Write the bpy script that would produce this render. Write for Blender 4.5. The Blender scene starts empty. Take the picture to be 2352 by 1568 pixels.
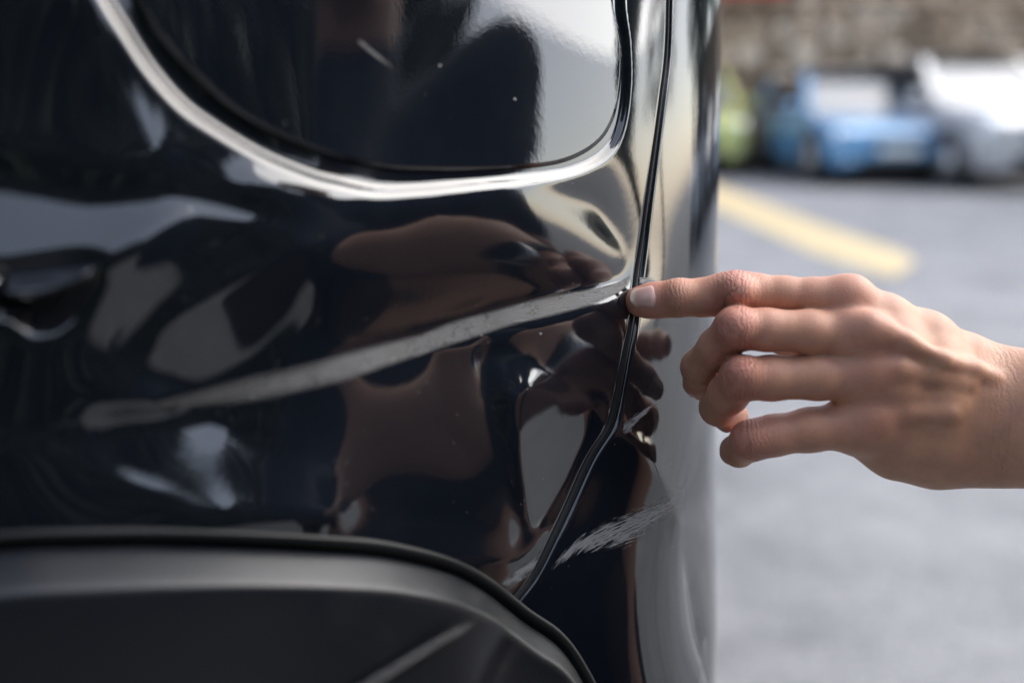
import bpy, bmesh, math, random
import numpy as np
from mathutils import Vector, Matrix
random.seed(7); rng = np.random.default_rng(7)
R = math.radians
C = bpy.context.scene.collection

# ------------------------------------------------------------------ camera, sky, sun, exposure
CAM_H, PITCH, FPX = 0.85, R(12.6), 2352*35/36.0      # traced coordinates use a 2352 x 1568 frame
cd = bpy.data.cameras.new('camera'); cam = bpy.data.objects.new('camera', cd); C.objects.link(cam)
cam.location = (0, 0, CAM_H); cam.rotation_euler = (R(90)-PITCH, 0, 0)
cd.lens = 35; cd.sensor_width = 36; cd.clip_start = 0.02; cd.clip_end = 500
cd.dof.use_dof = True; cd.dof.focus_distance = 0.412; cd.dof.aperture_fstop = 3.1
bpy.context.scene.camera = cam
SUN_EL, SUN_AZ = 42, 78                              # azimuth from +y towards +x
w = bpy.data.worlds.new('World'); bpy.context.scene.world = w; w.use_nodes = True
nt = w.node_tree; nt.nodes.clear()
sky = nt.nodes.new('ShaderNodeTexSky'); sky.sky_type = 'NISHITA'; sky.sun_disc = False
sky.sun_elevation = R(SUN_EL); sky.sun_rotation = R(SUN_AZ); sky.air_density = 1.0; sky.dust_density = 1.4; sky.ozone_density = 1.0
hs = nt.nodes.new('ShaderNodeHueSaturation'); hs.inputs['Saturation'].default_value = 0.58
bg = nt.nodes.new('ShaderNodeBackground'); bg.inputs['Strength'].default_value = 0.15
wo = nt.nodes.new('ShaderNodeOutputWorld')
nt.links.new(sky.outputs[0], hs.inputs['Color']); nt.links.new(hs.outputs[0], bg.inputs['Color']); nt.links.new(bg.outputs[0], wo.inputs[0])
sl = bpy.data.lights.new('sun', 'SUN'); sl.energy = 1.5; sl.angle = R(64); sl.color = (1, .96, .9)
so = bpy.data.objects.new('sun', sl); C.objects.link(so)
so.rotation_euler = (R(90-SUN_EL), 0, R(180-SUN_AZ))
vs = bpy.context.scene.view_settings
vs.view_transform = 'Standard'; vs.look = 'None'; vs.gamma = 1; vs.exposure = 1.58; vs.use_curve_mapping = False
bpy.context.scene.cycles.max_bounces = 8

# ------------------------------------------------------------------ projection helpers
cp, sp = math.cos(PITCH), math.sin(PITCH)
def ray(P):                                          # world direction per unit of axis depth
    P = np.asarray(P, float); x = (P[..., 0]-1176)/FPX; y = (784-P[..., 1])/FPX
    return np.stack([x, cp+y*sp, -sp+y*cp], -1)
def at(px, py, d): return ray((px, py))*d+np.array([0, 0, CAM_H])
def proj(X):
    X = np.asarray(X, float)-np.array([0, 0, CAM_H])
    d = X[..., 1]*cp-X[..., 2]*sp; u = X[..., 1]*sp+X[..., 2]*cp
    return np.stack([1176+X[..., 0]/d*FPX, 784-u/d*FPX], -1)
def ground(px, py, z=0.0):
    r = ray((px, py)); t = (z-CAM_H)/r[2]; return r*t+np.array([0, 0, CAM_H])

# ------------------------------------------------------------------ material helpers
def mat(name, col=(.5, .5, .5), rough=.5, metal=0., coat=0., spec=.5, trans=0., emit=None):
    m = bpy.data.materials.new(name); m.use_nodes = True; b = m.node_tree.nodes['Principled BSDF']
    b.inputs['Base Color'].default_value = (*col, 1); b.inputs['Roughness'].default_value = rough
    b.inputs['Metallic'].default_value = metal; b.inputs['Coat Weight'].default_value = coat; b.inputs['Coat Roughness'].default_value = .02
    b.inputs['Specular IOR Level'].default_value = spec; b.inputs['Transmission Weight'].default_value = trans
    return m
class NT:
    def __init__(s, m): s.t = m.node_tree; s.b = s.t.nodes['Principled BSDF']
    def n(s, typ, **kw):
        nd = s.t.nodes.new('ShaderNode'+typ)
        for k, v in kw.items():
            if k in nd.inputs.keys() if not hasattr(nd, k) else False: nd.inputs[k].default_value = v
            else: setattr(nd, k, v)
        return nd
    def l(s, a, b): s.t.links.new(a, b)
    def noise(s, scale, detail=4, rough=.6, vec=None):
        nd = s.t.nodes.new('ShaderNodeTexNoise'); nd.inputs['Scale'].default_value = scale; nd.inputs['Detail'].default_value = detail; nd.inputs['Roughness'].default_value = rough
        s.l(vec if vec is not None else s.coord(), nd.inputs['Vector']); return nd.outputs[0]
    def coord(s):
        if not hasattr(s, '_c'): s._c = s.t.nodes.new('ShaderNodeTexCoord').outputs['Object']
        return s._c
    def ramp(s, fac, stops):
        r = s.t.nodes.new('ShaderNodeValToRGB'); e = r.color_ramp.elements
        while len(e) < len(stops): e.new(.5)
        for k, (p, c) in enumerate(stops): e[k].position = p; e[k].color = (*c, 1) if len(c) == 3 else c
        s.l(fac, r.inputs[0]); return r.outputs[0]
    def mix(s, f, a, b):
        m = s.t.nodes.new('ShaderNodeMix'); m.data_type = 'RGBA'
        for k, v in ((0, f), (6, a), (7, b)):
            if isinstance(v, (int, float)): m.inputs[k].default_value = v
            elif isinstance(v, tuple): m.inputs[k].default_value = (*v, 1)
            else: s.l(v, m.inputs[k])
        return m.outputs[2]
    def math(s, op, a, b=0.):
        m = s.t.nodes.new('ShaderNodeMath'); m.operation = op
        for k, v in ((0, a), (1, b)):
            if isinstance(v, (int, float)): m.inputs[k].default_value = v
            else: s.l(v, m.inputs[k])
        return m.outputs[0]
    def attr(s, name):
        a = s.t.nodes.new('ShaderNodeAttribute'); a.attribute_name = name; return a.outputs['Fac']
    def bump(s, h, dist, strength=1., prev=None):
        b = s.t.nodes.new('ShaderNodeBump'); b.inputs['Distance'].default_value = dist; b.inputs['Strength'].default_value = strength
        s.l(h, b.inputs['Height'])
        if prev is not None: s.l(prev, b.inputs['Normal'])
        return b.outputs[0]

# ------------------------------------------------------------------ object helpers
def mesh_obj(name, V, F, m=None, parent=None, smooth=True, attrs=None):
    me = bpy.data.meshes.new(name); me.from_pydata(np.asarray(V, float).tolist(), [], F if isinstance(F, list) else np.asarray(F).tolist())
    if smooth: me.polygons.foreach_set('use_smooth', np.ones(len(me.polygons), bool))
    for k, a in (attrs or {}).items():
        at_ = me.attributes.new(k, 'FLOAT', 'POINT'); at_.data.foreach_set('value', np.asarray(a, np.float32))
    if m: me.materials.append(m)
    me.update()
    o = bpy.data.objects.new(name, me); C.objects.link(o)
    if parent: o.parent = parent; o.matrix_parent_inverse = parent.matrix_world.inverted()
    return o
def empty(name, loc=(0, 0, 0), rz=0):
    o = bpy.data.objects.new(name, None); o.location = loc; o.rotation_euler = (0, 0, rz); C.objects.link(o)
    o.matrix_world = Matrix.Translation(loc) @ Matrix.Rotation(rz, 4, 'Z'); return o
def child(name, V, F, m, parent, smooth=True):       # vertices already in the parent's space
    o = mesh_obj(name, V, F, m, None, smooth); o.parent = parent; return o
def tag(o, label=None, cat=None, group=None, kind=None):
    for k, v in (('label', label), ('category', cat), ('group', group), ('kind', kind)):
        if v: o[k] = v
    return o
def grid_faces(nr, nc, flip=False, wrap=False):
    i, j = np.meshgrid(np.arange(nr-1), np.arange(nc if wrap else nc-1), indexing='ij'); j2 = (j+1) % nc
    f = np.stack([i*nc+j, i*nc+j2, (i+1)*nc+j2, (i+1)*nc+j], -1).reshape(-1, 4)
    return f[:, ::-1] if flip else f
def smoothstep(a, b, x):
    t = np.clip((x-a)/(b-a), 0, 1); return t*t*(3-2*t)
def resample(P, n):
    P = np.asarray(P, float); L = np.r_[0, np.cumsum(np.linalg.norm(np.diff(P[:, :2], axis=0), axis=1))]
    t = np.linspace(0, L[-1], n); return np.stack([np.interp(t, L, P[:, k]) for k in range(P.shape[1])], -1)
def spline(P, n):                                    # Catmull-Rom through the traced points
    P = np.asarray(P, float); Q = np.vstack([2*P[0]-P[1], P, 2*P[-1]-P[-2]]); out = []
    t = np.linspace(0, 1, 16, endpoint=False)[:, None]
    for k in range(len(P)-1):
        a, b, c, d = Q[k:k+4]
        out.append(.5*(2*b+(c-a)*t+(2*a-5*b+4*c-d)*t*t+(3*b-a-3*c+d)*t**3))
    out.append(P[-1:]); return resample(np.vstack(out), n)
def box_blur(a, k, it=3):
    for _ in range(it):
        for ax in (0, 1):
            p = np.pad(a, [(k, k) if q == ax else (0, 0) for q in (0, 1)], mode='edge'); c = np.cumsum(p, ax); z = np.zeros_like(np.take(c, [0], ax))
            c = np.concatenate([z, c], ax); n = a.shape[ax]
            a = (np.take(c, range(2*k+1, 2*k+1+n), ax)-np.take(c, range(n), ax))/(2*k+1)
    return a
def in_poly(X, Y, poly):
    poly = np.asarray(poly, float); ins = np.zeros(X.shape, bool); n = len(poly)
    for k in range(n):
        x1, y1 = poly[k]; x2, y2 = poly[(k+1) % n]
        if y1 == y2: continue
        c = ((y1 > Y) != (y2 > Y)) & (X < (x2-x1)*(Y-y1)/(y2-y1)+x1); ins ^= c
    return ins
def poly_dist(X, Y, poly, closed=True):
    poly = np.asarray(poly, float); best = np.full(X.shape, 1e9); arg = np.zeros(X.shape)
    n = len(poly)
    for k in range(n if closed else n-1):
        a = poly[k]; b = poly[(k+1) % n]; d = b-a; L = d@d+1e-18
        t = np.clip(((X-a[0])*d[0]+(Y-a[1])*d[1])/L, 0, 1)
        q = np.hypot(X-a[0]-t*d[0], Y-a[1]-t*d[1]); m = q < best
        best = np.where(m, q, best); arg = np.where(m, k+t, arg)
    return best, arg

# ------------------------------------------------------------------ ground, painted line, stone wall
m_asph = mat('asphalt', (.2, .2, .21), .75); k = NT(m_asph)
c1 = k.ramp(k.noise(1.6, 9, .8), [(.36, (.145, .147, .153)), (.5, (.24, .24, .246)), (.64, (.315, .313, .317))])
c2 = k.ramp(k.noise(90, 3, .7), [(.35, (.55, .55, .56)), (.7, (1.25, 1.25, 1.25))])
mm = k.t.nodes.new('ShaderNodeMix'); mm.data_type = 'RGBA'; mm.blend_type = 'MULTIPLY'; mm.inputs[0].default_value = 1
k.l(c1, mm.inputs[6]); k.l(c2, mm.inputs[7]); k.l(mm.outputs[2], k.b.inputs['Base Color'])
k.l(k.bump(k.noise(160, 2), .01, .5), k.b.inputs['Normal'])
tag(mesh_obj('ground', [(-150, -150, 0), (150, -150, 0), (150, 150, 0), (-150, 150, 0)], [(0, 1, 2, 3)], m_asph), kind='structure')
m_yel = mat('yellow_paint', (.78, .50, .12), .6); k = NT(m_yel)
k.l(k.ramp(k.noise(14, 6, .7), [(.34, (.32, .28, .22)), (.52, (.56, .43, .22)), (.7, (.62, .48, .26))]), k.b.inputs['Base Color'])
yl = [ground(*p) for p in ((1683, 439), (1893, 519.6), (2074, 580), (2106, 604), (2050, 638), (1872, 582), (1683, 502))]
d0 = (yl[0]-yl[2])/np.linalg.norm(yl[0]-yl[2]); yl[0] = yl[0]+d0*3; yl[6] = yl[6]+d0*3
yv = [(p[0], p[1], .004) for p in yl]
tag(mesh_obj('painted_line', yv, [tuple(range(7))], m_yel, smooth=False), 'worn yellow line painted across the pale asphalt, ending just above the pointing hand', 'road marking')

m_stone = mat('rough_stone', (.3, .22, .15), .9); k = NT(m_stone)
oi = k.t.nodes.new('ShaderNodeObjectInfo')
base = k.ramp(oi.outputs['Random'], [(0, (.20, .15, .105)), (.3, (.42, .315, .225)), (.7, (.56, .44, .33)), (1, (.68, .57, .46))])
k.l(k.mix(k.ramp(k.noise(5, 6, .7), [(.4, (0, 0, 0)), (.75, (.45, .45, .45))]), base, (.17, .13, .10)), k.b.inputs['Base Color'])
m_mortar = mat('dark_mortar', (.14, .11, .08), .95)
WY = 17.0
wall = empty('stone_wall', (4, WY, 0)); tag(wall, 'high brown retaining wall of rough stones behind the parked cars', 'wall')
def boxv(x0, x1, y0, y1, z0, z1):
    V = [(x, y, z) for x in (x0, x1) for y in (y0, y1) for z in (z0, z1)]
    return V, [(0, 1, 3, 2), (4, 6, 7, 5), (0, 4, 5, 1), (2, 3, 7, 6), (0, 2, 6, 4), (1, 5, 7, 3)]
V, F = boxv(-14, 16, .12, .9, 0, 3.2); child('wall_core', V, F, m_mortar, wall, False)
stone_meshes = []
for v in range(7):
    bm = bmesh.new(); bmesh.ops.create_icosphere(bm, subdivisions=1, radius=1)
    for q in bm.verts:
        q.co = Vector([math.copysign(abs(c)**.7, c) for c in q.co])*(1+random.uniform(-.18, .18))
    me = bpy.data.meshes.new('stone'); bm.to_mesh(me); bm.free(); me.materials.append(m_stone); stone_meshes.append(me)
zc, big, n_st = 0.0, [], 0
stuffV, stuffF = [], []
while zc < 3.1:
    rh = random.uniform(.24, .38); xc = -14+random.uniform(0, .3)
    while xc < 16:
        sw = random.uniform(.24, .55); x = xc+sw/2; z = zc+rh/2
        near = -2.6 < x < 6.2 and z > .5
        sc = (sw*.54, random.uniform(.10, .22), rh*.56); rot = (random.uniform(-.2, .2), random.uniform(-.25, .25), random.uniform(-.3, .3))
        M = Matrix.Translation((x, .1, z)) @ Matrix.Rotation(rot[1], 4, 'Y') @ Matrix.Rotation(rot[2], 4, 'Z') @ Matrix.Diagonal((*sc, 1))
        me = random.choice(stone_meshes)
        if near and n_st < 290:
            o = bpy.data.objects.new('stone', me); C.objects.link(o); o.parent = wall; o.matrix_local = M; n_st += 1
        else:
            b0 = len(stuffV); stuffV += [tuple(M @ q.co) for q in me.vertices]; stuffF += [tuple(b0+i for i in p.vertices) for p in me.polygons]
        xc += sw+.02
    zc += rh+.015
so_ = child('rubble', stuffV, stuffF, m_stone, wall); so_['kind'] = 'stuff'
m_red = mat('red_paint', (.48, .045, .03), .5)
rr = empty('red_railing', (0, WY, 2.76)); tag(rr, 'red painted board rail fixed along the top of the brown stone wall', 'railing')
for z0 in (.03, .32, .61):
    V, F = boxv(-9, 4.4, -.30, -.24, z0, z0+.24); child('rail', V, F, m_red, rr, False)
for x in np.arange(-8.8, 4.4, 2.2):
    V, F = boxv(x, x+.09, -.24, .1, .1, .8); child('post', V, F, m_red, rr, False)
# ------------------------------------------------------------------ parked cars in front of the wall
m_glass = mat('car_glass', (.03, .035, .04), .05, 0, .6); m_screen = mat('windscreen_glass', (.10, .11, .125), .3, 0, .5); m_tyre = mat('tyre', (.015, .015, .016), .85); m_rim = mat('alloy_rim', (.35, .35, .36), .35, .8)  # windscreens get a paler base than the side windows, imitating reflected sky
m_black = mat('black_plastic', (.015, .015, .017), .5); m_lamp = mat('lamp_lens', (.85, .87, .9), .12, 0, 1); m_chr = mat('chrome', (.75, .75, .77), .12, 1); m_plate = mat('plate', (.75, .75, .72), .4)  # lamp lenses are painted white to imitate sun glints
def loft(st, prof):
    V = []
    for y, w, zl, zs, zt in st:
        for fx, fz, up in prof:
            z = zl+(zs-zl)*fz if up == 0 else zs+(zt-zs)*up
            V.append((w*fx, y, z))
    n = len(prof); F = grid_faces(len(st), n).tolist()
    F += [tuple(range(n))[::-1], tuple((len(st)-1)*n+i for i in range(n))]
    return V, F
HALF = [(.86, 0, 0), (.97, .18, 0), (1, .5, 0), (1, .8, 0), (.97, 1, 0), (.88, 1, .6), (.60, 1, .9), (.25, 1, 1)]
PROF = HALF+[(-a, b_, c) for a, b_, c in HALF[::-1]]
def sub(o, n=1):
    m = o.modifiers.new('smooth', 'SUBSURF'); m.levels = n; m.render_levels = n; return o
def cyl(cx, cy, cz, r, w, n=20):
    V = [(cx+s*w/2, cy+r*math.cos(a), cz+r*math.sin(a)) for s in (-1, 1) for a in np.linspace(0, 2*np.pi, n, endpoint=False)]
    return V, [(i, (i+1) % n, n+(i+1) % n, n+i) for i in range(n)]+[tuple(range(n))[::-1], tuple(range(n, 2*n))]
def rbox(parent, name, m, x0, x1, y0, y1, z0, z1, bev=.02):
    V, F = boxv(x0, x1, y0, y1, z0, z1); o = child(name, V, F, m, parent, True)
    b_ = o.modifiers.new('bevel', 'BEVEL'); b_.width = min(bev, abs(x1-x0)/3, abs(y1-y0)/3, abs(z1-z0)/3); b_.segments = 2; return o
def parked(x, y, yaw, L, W, Ht, col, label, kind='hatch', name='parked_car'):
    m = mat(name+'_paint', col, .3, .1, 1.); c = empty(name, (x, y, 0), yaw); tag(c, label, 'car', 'cars parked along the stone wall')
    hl, hw = L/2, W/2; sh = .62*Ht if kind == 'suv' else .60*Ht; bn = sh+.03
    st = [(-hl, hw*.80, .36, sh*.92, sh), (-hl+.12, hw*.93, .26, sh*.97, sh+.05), (-hl*.55, hw, .20, sh, sh+.06), (0, hw, .18, sh, sh+.06), (hl*.40, hw, .20, sh*.99, sh+.05), (hl*.62, hw*.99, .22, sh*.95, sh*.99), (hl-.22, hw*.95, .23, sh*.86, sh*.89), (hl-.06, hw*.86, .25, sh*.76, sh*.79), (hl, hw*.72, .30, sh*.62, sh*.66)]
    V, F = loft(st, PROF); sub(child('body', V, F, m, c), 2)
    # greenhouse: glass block, roof and pillars
    zb = sh+.01; zr = Ht-.07; f0, f1, r0, r1 = hl*.44, hl*.10, -hl*(.88 if kind != 'sedan' else .62), -hl*(.74 if kind != 'sedan' else .34); w0, w1 = hw*.90, hw*.72
    G = [(-w0, r0, zb), (w0, r0, zb), (w0, f0, zb), (-w0, f0, zb), (-w1, r1, zr), (w1, r1, zr), (w1, f1, zr), (-w1, f1, zr)]
    gl = child('windows', G, [(0, 1, 5, 4), (1, 2, 6, 5), (3, 0, 4, 7), (4, 5, 6, 7)], m_glass, c, False)
    child('windscreen', [G[2], G[3], G[7], G[6]], [(0, 1, 2, 3)], m_screen, c, False)
    ys = np.linspace(r1-.06, f1+.08, 7); R_ = []
    for q, yy in enumerate(ys):
        t = (q/6-.5)*2; zz = zr+.015+.055*(1-t*t)
        for fx, dz in ((-1.04, -.02), (-.9, .02), (-.45, .045), (0, .05), (.45, .045), (.9, .02), (1.04, -.02)): R_.append((w1*fx, yy, zz+dz))
    sub(child('roof', R_, grid_faces(7, 7, True).tolist(), m, c))
    def bar(a, b_, w_):
        a, b_ = np.array(a), np.array(b_); d = b_-a; d /= np.linalg.norm(d); s1 = np.cross(d, (0, 0, 1.)); s1 /= np.linalg.norm(s1); s2 = np.cross(d, s1)
        V = [p+s1*w_*i+s2*w_*j for p in (a, b_) for i, j in ((-1, -1), (1, -1), (1, 1), (-1, 1))]
        return V, [(0, 1, 5, 4), (1, 2, 6, 5), (2, 3, 7, 6), (3, 0, 4, 7), (0, 3, 2, 1), (4, 5, 6, 7)]
    for i, j in ((0, 4), (1, 5), (2, 6), (3, 7)):
        V, F = bar(G[i], G[j], .045); child('pillar', V, F, m, c, False)
    for s in (-1, 1):
        mid = -hl*.16; V, F = bar((s*w0, mid, zb), (s*w1, mid-.03, zr), .035); child('pillar', V, F, m_black, c, False)
        rbox(c, 'headlight', m_lamp, s*hw*.52, s*hw*.88, hl-.34, hl-.07, sh*.66, sh*.81, .05)
        rbox(c, 'fog_light', m_lamp, s*hw*.58, s*hw*.74, hl-.16, hl-.02, sh*.36, sh*.44, .03)
        rbox(c, 'tail_light', m_red, s*hw*.62, s*hw*.90, -hl-.01, -hl+.12, sh*.7, sh*.9, .03)
        rbox(c, 'side_mirror', m, s*(hw+.02), s*(hw+.20), hl*.33, hl*.33+.12, sh+.03, sh+.17, .05)
        rbox(c, 'door_handle', m, s*(hw-.005), s*(hw+.025), -.28, -.10, sh*.84, sh*.87, .01)
        for yy in (hl*.64, -hl*.60):
            V, F = cyl(s*(hw-.105), yy, .33, .325, .22); wl = child('wheel', V, F, m_tyre, c)
            V, F = cyl(s*(hw+.008), yy, .33, .225, .02); r_ = child('rim', V, F, m_rim, wl)
            V, F = cyl(s*(hw-.03), yy, .36, .40, .075); child('wheel_arch', V, F, m_black, c)
    rbox(c, 'grille', m_black, -hw*.42, hw*.42, hl-.2, hl+.012, sh*.60, sh*.71, .02); rbox(c, 'lower_intake', m_black, -hw*.52, hw*.52, hl-.2, hl+.015, sh*.27, sh*.42, .03)
    rbox(c, 'number_plate', m_plate, -.26, .26, hl-.05, hl+.03, sh*.46, sh*.56, .008); rbox(c, 'sill', m_black, -hw*.95, hw*.95, -hl*.85, hl*.85, .15, .23, .02)
    return c
def park(px, py, ang, L, **kw):
    f = ground(px, py); fw = np.array([math.sin(R(ang)), -math.cos(R(ang))]); ctr = f[:2]-fw*L/2
    return parked(ctr[0], ctr[1], math.atan2(-fw[0], fw[1]), L, **kw)
park(2062, 432, 1, 4.1, W=1.86, Ht=1.50, col=(.10, .27, .48), label='blue hatchback parked nose out, between the two white cars')
park(2415, 444, 6, 4.4, W=1.84, Ht=1.66, col=(.40, .40, .415), label='white car with a dark side window at the right edge of the photo', kind='suv')
park(1588, 410, -4, 4.2, W=1.76, Ht=1.62, col=(.46, .49, .16), label='lime yellow car half hidden behind the black car corner', kind='suv')
park(2990, 470, -16, 4.3, W=1.78, Ht=1.48, col=(.30, .30, .32), label='grey car parked beyond the white car, mirrored in the bumper')
park(3900, 540, -20, 4.3, W=1.78, Ht=1.50, col=(.72, .73, .75), label='silver white car at the far end of the row, mirrored in the bumper')

# ------------------------------------------------------------------ unseen hedge shaping the reflections, and trees behind and beside the photographer (seen mirrored in the paint)
m_bark = mat('bark', (.09, .065, .045), .9)
def leafmat(name, a, b_):
    m = mat(name, a, .55); k = NT(m); oi = k.noise(3.5, 3, .6)
    k.l(k.ramp(oi, [(.35, a), (.65, b_)]), k.b.inputs['Base Color']); return m
m_leaf = leafmat('leaves', (.022, .04, .012), (.06, .085, .02)); m_hleaf = leafmat('hedge_leaves', (.014, .026, .012), (.04, .06, .02))
def leaves(cen, rad, n, size, seed):
    g = np.random.default_rng(seed); d = g.normal(size=(n, 3)); d /= np.linalg.norm(d, axis=1, keepdims=True)
    lump = 1+.28*np.sin(d[:, 0]*5+seed)*np.cos(d[:, 1]*4+seed*2)+.18*np.sin(d[:, 2]*9+seed)
    c = np.array(cen)+d*np.array(rad)*(g.uniform(.35, 1, n)**.4*lump)[:, None]
    u = g.normal(size=(n, 3)); u /= np.linalg.norm(u, axis=1, keepdims=True); v = np.cross(u, g.normal(size=(n, 3))); v /= np.linalg.norm(v, axis=1, keepdims=True)
    sz = (size*g.uniform(.6, 1.3, n))[:, None]
    V = np.stack([c-u*sz, c+v*sz*.55, c+u*sz, c-v*sz*.55], 1).reshape(-1, 3); return V, np.arange(4*n).reshape(-1, 4)
def tube(pts, rad, n=8):
    V = []
    for p, r in zip(pts, rad):
        for a in np.linspace(0, 2*np.pi, n, endpoint=False): V.append((p[0]+r*math.cos(a), p[1]+r*math.sin(a), p[2]))
    return V, grid_faces(len(pts), n, wrap=True)
def tree(x, y, h, r, label, seed, n=2600, cone=False):
    t = empty('tree', (x, y, 0)); tag(t, label, 'tree')
    V, F = tube([(0, 0, 0), (.05, .03, h*.3), (.0, .08, h*.6), (.04, .0, h*.85)], (.16*h/5, .11*h/5, .07*h/5, .02)); child('trunk', V, F, m_bark, t)
    V, F = leaves((0, 0, h*.64), (r, r, h*.38), n, .16, seed); child('crown', V, F, m_leaf, t, False)
    return t
hd = empty('hedge', (0, -2.6, 0)); tag(hd, 'unseen dark green hedge, extended to darken reflections in the glossy black paint', 'hedge')  # out of view, made tall and wide to block sky from the paint's reflections
g_ = np.random.default_rng(4); n_ = 34000
cx = g_.uniform(-4.0, 9., n_); cz = g_.uniform(.02, 1, n_)**.9*(2.45+.12*np.clip(cx, 0, 9)**1.3+.30*np.sin(cx*2.1)+.18*np.sin(cx*5.3+1)); cy = g_.uniform(-.5, .5, n_)
u = g_.normal(size=(n_, 3)); u /= np.linalg.norm(u, axis=1, keepdims=True); v = np.cross(u, g_.normal(size=(n_, 3))); v /= np.linalg.norm(v, axis=1, keepdims=True)
c_ = np.stack([cx, cy, cz], -1); sz = g_.uniform(.07, .13, n_)[:, None]
child('foliage', np.stack([c_-u*sz, c_+v*sz*.6, c_+u*sz, c_-v*sz*.6], 1).reshape(-1, 3), np.arange(4*n_).reshape(-1, 4), m_hleaf, hd, False)['kind'] = 'stuff'
V, F = boxv(-4.0, 9.0, -.3, .3, 0, 2.25); child('twig_core', V, F, m_hleaf, hd, False)
tree(6.0, 1.1, 5.0, .38, 'slender dark tree beside the parking lot, mirrored near the fuel door edge', 3)
tree(9.5, 9.0, 6.0, 2.0, 'broad tree at the far right side of the parking lot', 5)
for q, (x, y, h, r) in enumerate(((-1, 23, 8, 2.6), (5, 22, 7, 2.4), (9.5, 24, 9, 2.8), (15, 21, 8, 2.6), (19, 15, 7.5, 2.4), (23, 8, 8, 2.6))):
    t = tree(x, y, h, r, ('leafy tree behind the wall, left of the blue car', 'leafy tree rising behind the wall above the blue car', 'tallest leafy tree behind the wall, above the white car', 'leafy tree behind the wall at its right end', 'leafy tree past the right end of the wall', 'leafy tree at the right rim of the parking lot')[q], 20+q, 1500); t['group'] = 'trees behind the far wall'
tree(-5, -7, 8.0, 3.0, 'tall tree rising behind the hedge', 8)


# ------------------------------------------------------------------ the scratched car: base surface
def knots(tab, x): return np.interp(x, [a for a, _ in tab], [b for _, b in tab])
S_T = np.linspace(-3.2, 2.6, 11601)
KAPPA = [(-3.2, .02), (-.9, .03), (-.55, .15), (-.42, .8), (-.34, 3.0), (-.27, 4.2), (-.205, 2.6), (-.165, .6), (-.10, .5), (-.045, 1.2), (0, 4.6), (.01, 4.5), (.13, 4.5), (.17, 3.5), (.24, .6), (.3, .05), (2.6, .02)]
th = np.cumsum(knots(KAPPA, S_T))*(S_T[1]-S_T[0]); th += R(47)-np.interp(0, S_T, th)
CX = np.cumsum(np.cos(th))*(S_T[1]-S_T[0]); CY = np.cumsum(np.sin(th))*(S_T[1]-S_T[0])
P0 = at(1466, 690, .4195)
CX += P0[0]-np.interp(0, S_T, CX); CY += P0[1]-np.interp(0, S_T, CY)
Z_T = np.linspace(.2, 1.06, 861)
PSI = [(.2, -10), (.35, -3), (.5, 3), (.60, 8), (.68, 11), (.74, 10), (.79, 10), (.84, 7.5), (.92, 8), (.98, 16), (1.02, 40), (1.06, 70)]
B_T = -np.cumsum(np.tan(np.radians(knots(PSI, Z_T))))*(Z_T[1]-Z_T[0]); B_T -= np.interp(P0[2], Z_T, B_T)
F_T = knots([(-3.2, 1), (-.10, 1), (.0, .82), (.05, .5), (.10, .24), (.15, .12), (.3, .1), (2.6, .1)], S_T)   # the corner stands upright
F_T = np.convolve(np.pad(F_T, 100, mode='edge'), np.hanning(203)[1:-1]/np.hanning(203)[1:-1].sum(), 'valid')
def base(s, z):
    t = np.interp(s, S_T, th); b = np.interp(z, Z_T, B_T)*np.interp(s, S_T, F_T)
    return np.stack([np.interp(s, S_T, CX)+np.sin(t)*b, np.interp(s, S_T, CY)-np.cos(t)*b, z+0*s], -1)
def frame(s, z, e=4e-4):
    T = base(s+e, z)-base(s-e, z); T /= np.linalg.norm(T, axis=-1, keepdims=True)
    U = base(s, z+e)-base(s, z-e); U /= np.linalg.norm(U, axis=-1, keepdims=True)
    N = np.cross(T, U); N /= np.linalg.norm(N, axis=-1, keepdims=True)
    return U, T, N
def surf(s, z, h=0.):
    s = np.asarray(s, float); z = np.asarray(z, float)
    return base(s, z)+frame(s, z)[2]*np.asarray(h)[..., None]
def inv(P, h=0.):
    P = np.asarray(P, float).reshape(-1, 2)
    ss, zz = np.meshgrid(np.linspace(-.6, .13, 74), np.linspace(.45, 1.05, 61), indexing='ij'); Q = proj(surf(ss, zz, np.full(ss.shape, h))).reshape(-1, 2)
    k = np.argmin(((P[:, None]-Q[None])**2).sum(-1), 1); s = ss.ravel()[k].copy(); z = zz.ravel()[k].copy()
    for _ in range(12):
        f = proj(surf(s, z, h+0*s))-P; e = 1e-5
        a = (proj(surf(s+e, z, h+0*s))-P-f)/e; b = (proj(surf(s, z+e, h+0*s))-P-f)/e
        det = a[:, 0]*b[:, 1]-a[:, 1]*b[:, 0]
        s = s-np.clip((f[:, 0]*b[:, 1]-f[:, 1]*b[:, 0])/det, -.03, .03); z = z-np.clip((a[:, 0]*f[:, 1]-a[:, 1]*f[:, 0])/det, -.03, .03)
    return np.stack([s, z], -1)

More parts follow.
